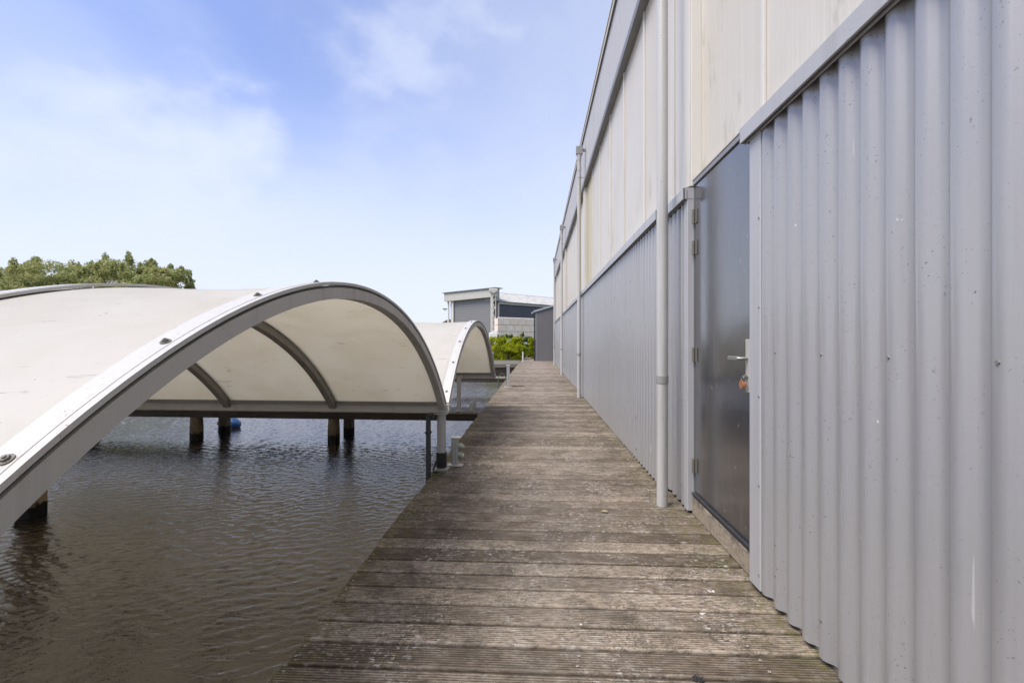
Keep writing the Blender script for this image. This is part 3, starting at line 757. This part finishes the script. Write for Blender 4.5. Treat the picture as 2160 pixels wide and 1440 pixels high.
mb = MB(); wallbox(mb, corner, Lft+D_*.2, zp(626, 50), ctop-.06, zp(636, 55.3), zp(619, 55.3), .5, 0, -.35); hbuild(mb, 'fascia', facm)
mb = MB(); wallbox(mb, corner-D_*.15, Lft+D_*.35, ctop-.055, ctop+.02, zp(619, 55.3)+.005, zp(619, 55.3)+.09, 1.2, 0, -.5); hbuild(mb, 'roof', dtrim)
mb = MB(); wallbox(mb, dl, Lft-D_*.35, -.05, ctop-.07, -.05, zp(619, 55.3), .3, 0, .2); hbuild(mb, 'wall', facm)
for s_ in (.15, .95):
    p_ = Lft-D_*s_; mb = MB(); mb.tube([(p_.x, p_.y, 0), (p_.x, p_.y, zp(634, 55))], .11 if s_ < .5 else .15, 10); hbuild(mb, 'column', whitem)
p_ = Lft+D_*.1; mb = MB(); mb.box(p_.x-.5, p_.x+.1, p_.y-.1, p_.y+.1, zp(652, 55), zp(650, 55)); mb.tube([(p_.x-.5, p_.y, zp(650, 55)), (p_.x-.1, p_.y, zp(655, 55))], .04, 6); hbuild(mb, 'bracket', dtrim)
# lattice column at the corner
latm = painted('lattice_cream', (.60, .58, .50), spot=.1)
for px_, r_ in ((1037.5, .17), ):
    x_, y_ = wp(px_, 49.6); mb = MB(); mb.box(x_-.13, x_+.13, y_-.1, y_+.1, -.02, zp(614, 49.6)); hbuild(mb, 'column', latm)
xa, ya = wp(1042.5, 49.5); mb = MB()
zs = np.linspace(zp(712, 49.5), zp(628, 49.5), 9)
for i in range(8):
    x0_, x1_ = (xa-.22, xa+.13) if i % 2 else (xa+.13, xa-.22)
    mb.tube([(x0_, ya, zs[i]), (x1_, ya, zs[i+1])], .035, 6)
    if i % 2 == 0: mb.tube([(xa-.3, ya, zs[i]), (xa+.14, ya, zs[i])], .04, 6)
mb.box(xa+.12, xa+.19, ya-.05, ya+.05, -.02, zp(618, 49.5)); hbuild(mb, 'lattice', latm)
mb = MB(); x_, y_ = wp(1039, 49.4); mb.tube([(x_-.35, y_, zp(611, 49.4)), (x_+.55, y_, zp(611, 49.4))], .02, 8); mb.cbox(x_-.35, x_+.55, y_-.2, y_+.3, zp(616, 49.4), zp(608.5, 49.4), .05); mb.tube([(x_-.1, y_-.25, zp(617, 49.4)), (x_+.35, y_-.25, zp(617, 49.4))], .05, 8); hbuild(mb, 'hopper', facm)
mb = MB(); x_, y_ = wp(1049.5, 50.3); mb.box(x_-.22, x_+.1, y_-.1, y_+.3, -.02, zp(612, 50)); hbuild(mb, 'dark_pier', painted('dark_pier', (.06, .058, .055)))
# dark blue wing with corrugated roof
wing = empty('dark_blue_hall', (Rgt.x, Rgt.y, 0)); tag(wing, 'dark blue-grey hall with pale corrugated roof behind the block wall', 'building')
bluem = painted('blue_grey_sheet', (.040, .050, .068), dirt=(.25, .27, .28), spot=.4, streak=.12)
P0, P1 = Vector(wp(1050, 50.2)), Vector(wp(1230, 60))
D2 = (P1-P0).normalized()
e0, e1 = zp(638, 50), zp(638, 50)-.02
mb = MB(); wallbox(mb, P0, P1, -.05, e0-.1, -.05, e0-.1, 8, 0, .02); hbuild(mb, 'wall', bluem, wing)
mb = MB(); wallbox(mb, P0-D2*.05, P1, e0-.13, e0+.02, e0-.13, e0+.02, .15, 0, -.2); hbuild(mb, 'gutter', facm, wing)
mb = MB(); wallbox(mb, P0-D2*.05, P1, e0+.022, e0+.12, e0+.022, e0+.12, .2, 0, -.25); hbuild(mb, 'roof_edge', dtrim, wing)
n2 = Vector((-D2.y, D2.x)); n2 = n2 if n2.y > 0 else -n2
rm = Mat('weathered_roof_sheet'); a_ = rm.noise(1.5, 5, .65, vec=rm.map((1, 1, 1), rot=(0, 0, .6))); b_ = rm.noise(9, 4, .7)
rfm = rm.fin(rm.mix(rm.rng(b_, .5, .75, 0, .6), rm.mix(rm.rng(a_, .35, .65), (.30, .30, .275), (.46, .455, .43)), (.13, .13, .11)), .8)
LN = (P1-P0).length; nc = int(LN/.16); mb = MB(); vs = []
for i in range(nc*2+1):
    p = P0+D2*(i*LN/(nc*2)); zo = .03 if i % 2 else 0
    vs.append((p.x-n2.x*.3, p.y-n2.y*.3, e0+.13+zo)); q_ = p+n2*3.6; vs.append((q_.x, q_.y, e0+1.52+zo))
mb.add(vs, [(i*2, i*2+2, i*2+3, i*2+1) for i in range(nc*2)]); o = hbuild(mb, 'roof', rfm, wing)
mb = MB(); wallbox(mb, P0+n2*3.55, P1+n2*3.55, e0+.0, e0+1.56, e0+.0, e0+1.56, 5, 0, 0); hbuild(mb, 'ridge', rfm, wing)
mb = MB(); wallbox(mb, P0-D2*.02, P0+D2*.12, 0, e0-.13, 0, e0-.13, .1, 0, -.12); hbuild(mb, 'downpipe', facm, wing)
# square glazed pier between both roofs
mb = MB(); x_, y_ = wp(1048.5, 49.9); wallbox(mb, Vector((x_, y_)), Vector((x_, y_))+D2*.42, zp(634, 50), zp(606.5, 50), zp(634, 50), zp(606.5, 50), 2.0, 0, .1); hbuild(mb, 'roof_end_sheet', painted('streaky_sheet', (.30, .31, .29), streak=.8), wing)
# stacked concrete block wall: every block a part
bwl = empty('block_wall', (P0.x, P0.y, 0)); tag(bwl, 'pale stacked concrete block wall behind the bushes', 'wall')
m = Mat('pale_block_concrete'); a_ = m.noise(3, 5, .65); ri = m.n('ShaderNodeObjectInfo')
cbm = m.fin(m.mix(m.rng(ri.outputs['Random'], 0, 1, 0, .7), m.mix(m.rng(a_, .35, .7), (.80, .73, .62), (.62, .56, .47)), (.66, .56, .45)), .9, m.bump(m.noise(9), .4, .02))
B0, B1 = Vector(wp(1050, 46)), Vector(wp(1150, 49.5)); DB = (B1-B0).normalized(); bh, bl = .645, 1.0
ztop = zp(671, 46)
first = None
for r in range(4):
    for c_ in range(-1, 6):
        s_ = c_*bl+(bl/2 if r % 2 == 0 else 0)
        a, b = max(0, s_), s_+bl-.04
        if b <= .1: continue
        mb = MB(); z1 = ztop-r*bh; wallbox(mb, B0+DB*a, B0+DB*b, z1-bh+.035, z1, z1-bh+.035, z1, .6)
        o = hbuild(mb, 'block', cbm, bwl)
mb = MB()
for i in range(21):
    p = B0+DB*(i*.27+.1); mb.tube([(p.x-.12, p.y+.2, ztop-.0), (p.x-.06, p.y+.2, ztop+.09), (p.x+.06, p.y+.2, ztop+.09), (p.x+.12, p.y+.2, ztop)], .035, 6)
hbuild(mb, 'scalloped_capping', whitem, bwl)
mb = MB(); x_, y_ = wp(1042, 45.5); mb.cbox(-.45, .40, -.3, .3, 0, zp(701, 45.5), .06); mb.cbox(-.2, .35, -.28, .25, zp(701, 45.5)+.001, zp(698, 45.5), .05); o = mb.build('concrete_lump', whitem); o.location = (x_, y_, -.02)
tag(o, 'whitish concrete block at the foot of the lattice column', 'block')
# tiny brick house far behind, left of the hall
hx, hy = wp(950, 85); hs_ = empty('brick_house', (hx, hy, 0)); tag(hs_, 'distant brown brick house peeping left of the roller shutter hall', 'house')
MB().box(-1.5, 1.0, 0, 6, -.02, zp(683, 85)).build('wall', simple('far_brick', (.16, .10, .08), (.22, .14, .11), 3), hs_)
z_ = zp(683, 85); MB().add([(-1.8, -.3, z_), (1.2, -.3, z_), (1.2, 6.3, z_), (-1.8, 6.3, z_), (-.3, -.3, z_+.9), (-.3, 6.3, z_+.9)], [(0, 1, 4), (2, 3, 5), (1, 2, 5, 4), (3, 0, 4, 5), (0, 3, 2, 1)]).build('roof', simple('far_roof', (.12, .08, .07), (.18, .12, .1), 3), hs_)

# ------------------------------------------------------------------ foliage
def leaf_mesh(name, centers, radii, per, size, seed, mat, droop=0., elong=1.6):
    r = np.random.default_rng(seed); C_ = np.repeat(np.array(centers), per, axis=0); RR = np.repeat(np.array(radii), per, axis=0)
    n = len(C_); d = r.normal(size=(n, 3)); d /= np.linalg.norm(d, axis=1)[:, None]
    rad = r.random(n)**.45
    P = C_+d*rad[:, None]*RR
    P[:, 2] -= droop*rad*0
    a = r.normal(size=(n, 3)); a[:, 2] *= .6; a += d*.9; a /= np.linalg.norm(a, axis=1)[:, None]
    b = np.cross(a, r.normal(size=(n, 3))); b /= np.linalg.norm(b, axis=1)[:, None]
    s = size*(.6+.8*r.random(n))[:, None]
    v = np.stack([P-a*s*elong, P+b*s*.6, P+a*s*elong, P-b*s*.6], 1).reshape(-1, 3)
    me = bpy.data.meshes.new(name); me.vertices.add(len(v)); me.vertices.foreach_set('co', v.ravel())
    me.loops.add(n*4); me.loops.foreach_set('vertex_index', np.arange(n*4)); me.polygons.add(n)
    me.polygons.foreach_set('loop_start', np.arange(n)*4); me.polygons.foreach_set('loop_total', np.full(n, 4)); me.update(); me.validate()
    me.materials.append(mat); return me
def plant(name, loc, H, Wd, seed, mat, label, cat, group, clumps=46, per=170, size=.16, trunk=True, zlow=.35, cr=.2):
    r = random.Random(seed); t = empty(name, (loc[0], loc[1], loc[2])); tag(t, label, cat, group)
    cs, rs = [], []
    while len(cs) < clumps:
        a = r.uniform(0, 6.283); q = r.random()**.5; z = r.uniform(zlow, 1)
        lim = math.sin(math.pi*min(1, max(.12, (z-zlow)/(1-zlow)*.72+.2)))**.7
        rr = cr*r.uniform(.55, 1.15)
        cs.append((Wd/2*q*lim*math.cos(a), Wd/2*q*lim*math.sin(a), H*(z-rr*.6*(z)))); rs.append((Wd*rr, Wd*rr, H*rr*.55*r.uniform(.7, 1.1)))
        # sprays standing out of the outline
        if r.random() < .55:
            cs.append((cs[-1][0]*1.1+r.uniform(-.1, .1)*Wd, cs[-1][1]*1.1, cs[-1][2]+H*r.uniform(.03, .09))); rs.append((Wd*rr*.28, Wd*rr*.28, H*rr*.6))
    me = leaf_mesh('foliage', cs, rs, per, size, seed, mat)
    o = bpy.data.objects.new('foliage', me); C.objects.link(o); o.parent = t
    mb = MB(); tr_ = .028*H if trunk else .012*H
    top = (r.uniform(-.05, .05)*Wd, 0, H*.8)
    mb.tube([(0, 0, -.3), (0, 0, H*.25), (top[0]*.5, 0, H*.55), top], [tr_*1.2, tr_, tr_*.6, tr_*.15], 8)
    for k in range(8 if trunk else 14):
        c_ = cs[r.randrange(len(cs))]; z0 = H*r.uniform(.15, .5) if trunk else .02
        b0 = (0, 0, z0); mid = (c_[0]*.5, c_[1]*.5, (z0+c_[2])/2+.02*H); mb.tube([b0, mid, c_], [tr_*.5, tr_*.3, tr_*.08], 6)
    mb.build('trunk' if trunk else 'stems', barkm, t); return t
# wood on the far bank: five trees one can tell apart
specs = [(-40, 62, 563, 160, 'leftmost'), (28, 60, 556, 140, 'x'), (118, 58, 548, 150, 'x'), (196, 60, 552, 120, 'x'), (272, 57, 545, 120, 'x'), (345, 56, 556, 125, 'x')]
tl = ['tree cut by the left edge of the photo, behind the nearest shelter roof', 'low dip-crowned tree second from the left edge', 'broad tree with a pointed spray at its upper left, third from the left edge',
      'yellowish tree between the broad pointed tree and the tallest tree', 'tallest rounded tree in the row behind the shelter roof', 'rightmost tree of the row, tapering down to the shelter roof']
for i, (px_, d, py, wpx, _) in enumerate(specs):
    x_, y_ = wp(px_, d); H = zp(py, d); plant('leafy_tree', (x_, y_, -.02), H, wpx*d/1000*1.5, 11+i, treem, tl[i], 'tree', 'trees behind the shelter roof', 120, 330, .088, True, .22, .128)
x_, y_ = wp(392, 57); plant('leafy_tree', (x_, y_, -.02), zp(590, 57), 3.2, 31, treem, 'small low tree at the right end of the tree row, just above the roof', 'tree', 'trees behind the shelter roof', 50, 260, .085, True, .2, .15)
x_, y_ = wp(1163, 75); plant('leafy_tree', (x_, y_, -.02), zp(612, 75), 4, 41, treem, 'tree top just showing above the pale roof beside the warehouse end', 'tree', None, 30, 160, .16)
# bushes at the far end
bs = [(1046, 34.2, 712, 60, bushy), (1072, 33.4, 711, 62, bushy), (1088, 33.9, 713, 44, bushy), (1062, 36.0, 704, 50, bushd), (1104, 37.5, 702, 34, bushd), (1120, 38.5, 705, 40, bushd), (1125, 34.8, 711, 26, bushy)]
bl_ = ['leftmost bright yellow-green bush beside the second shelter', 'middle bright yellow-green bush in front of the block wall', 'bright yellow-green bush just left of the white marker post', 'green bush rising behind the yellow-green bushes',
       'taller mid-green bush behind the white marker post', 'mid-green bush in front of the block wall, nearest the shed', 'small yellow-green bush against the shed corner']
for i, (px_, d, py, wpx, mt) in enumerate(bs):
    x_, y_ = wp(px_, d); H = zp(py, d)+.1
    plant('bush', (x_, y_, -.02), H, wpx*d/1000*1.1, 51+i, mt, bl_[i], 'bush', 'bushes at the far end', 44, 170, .034, False, .02, .19)
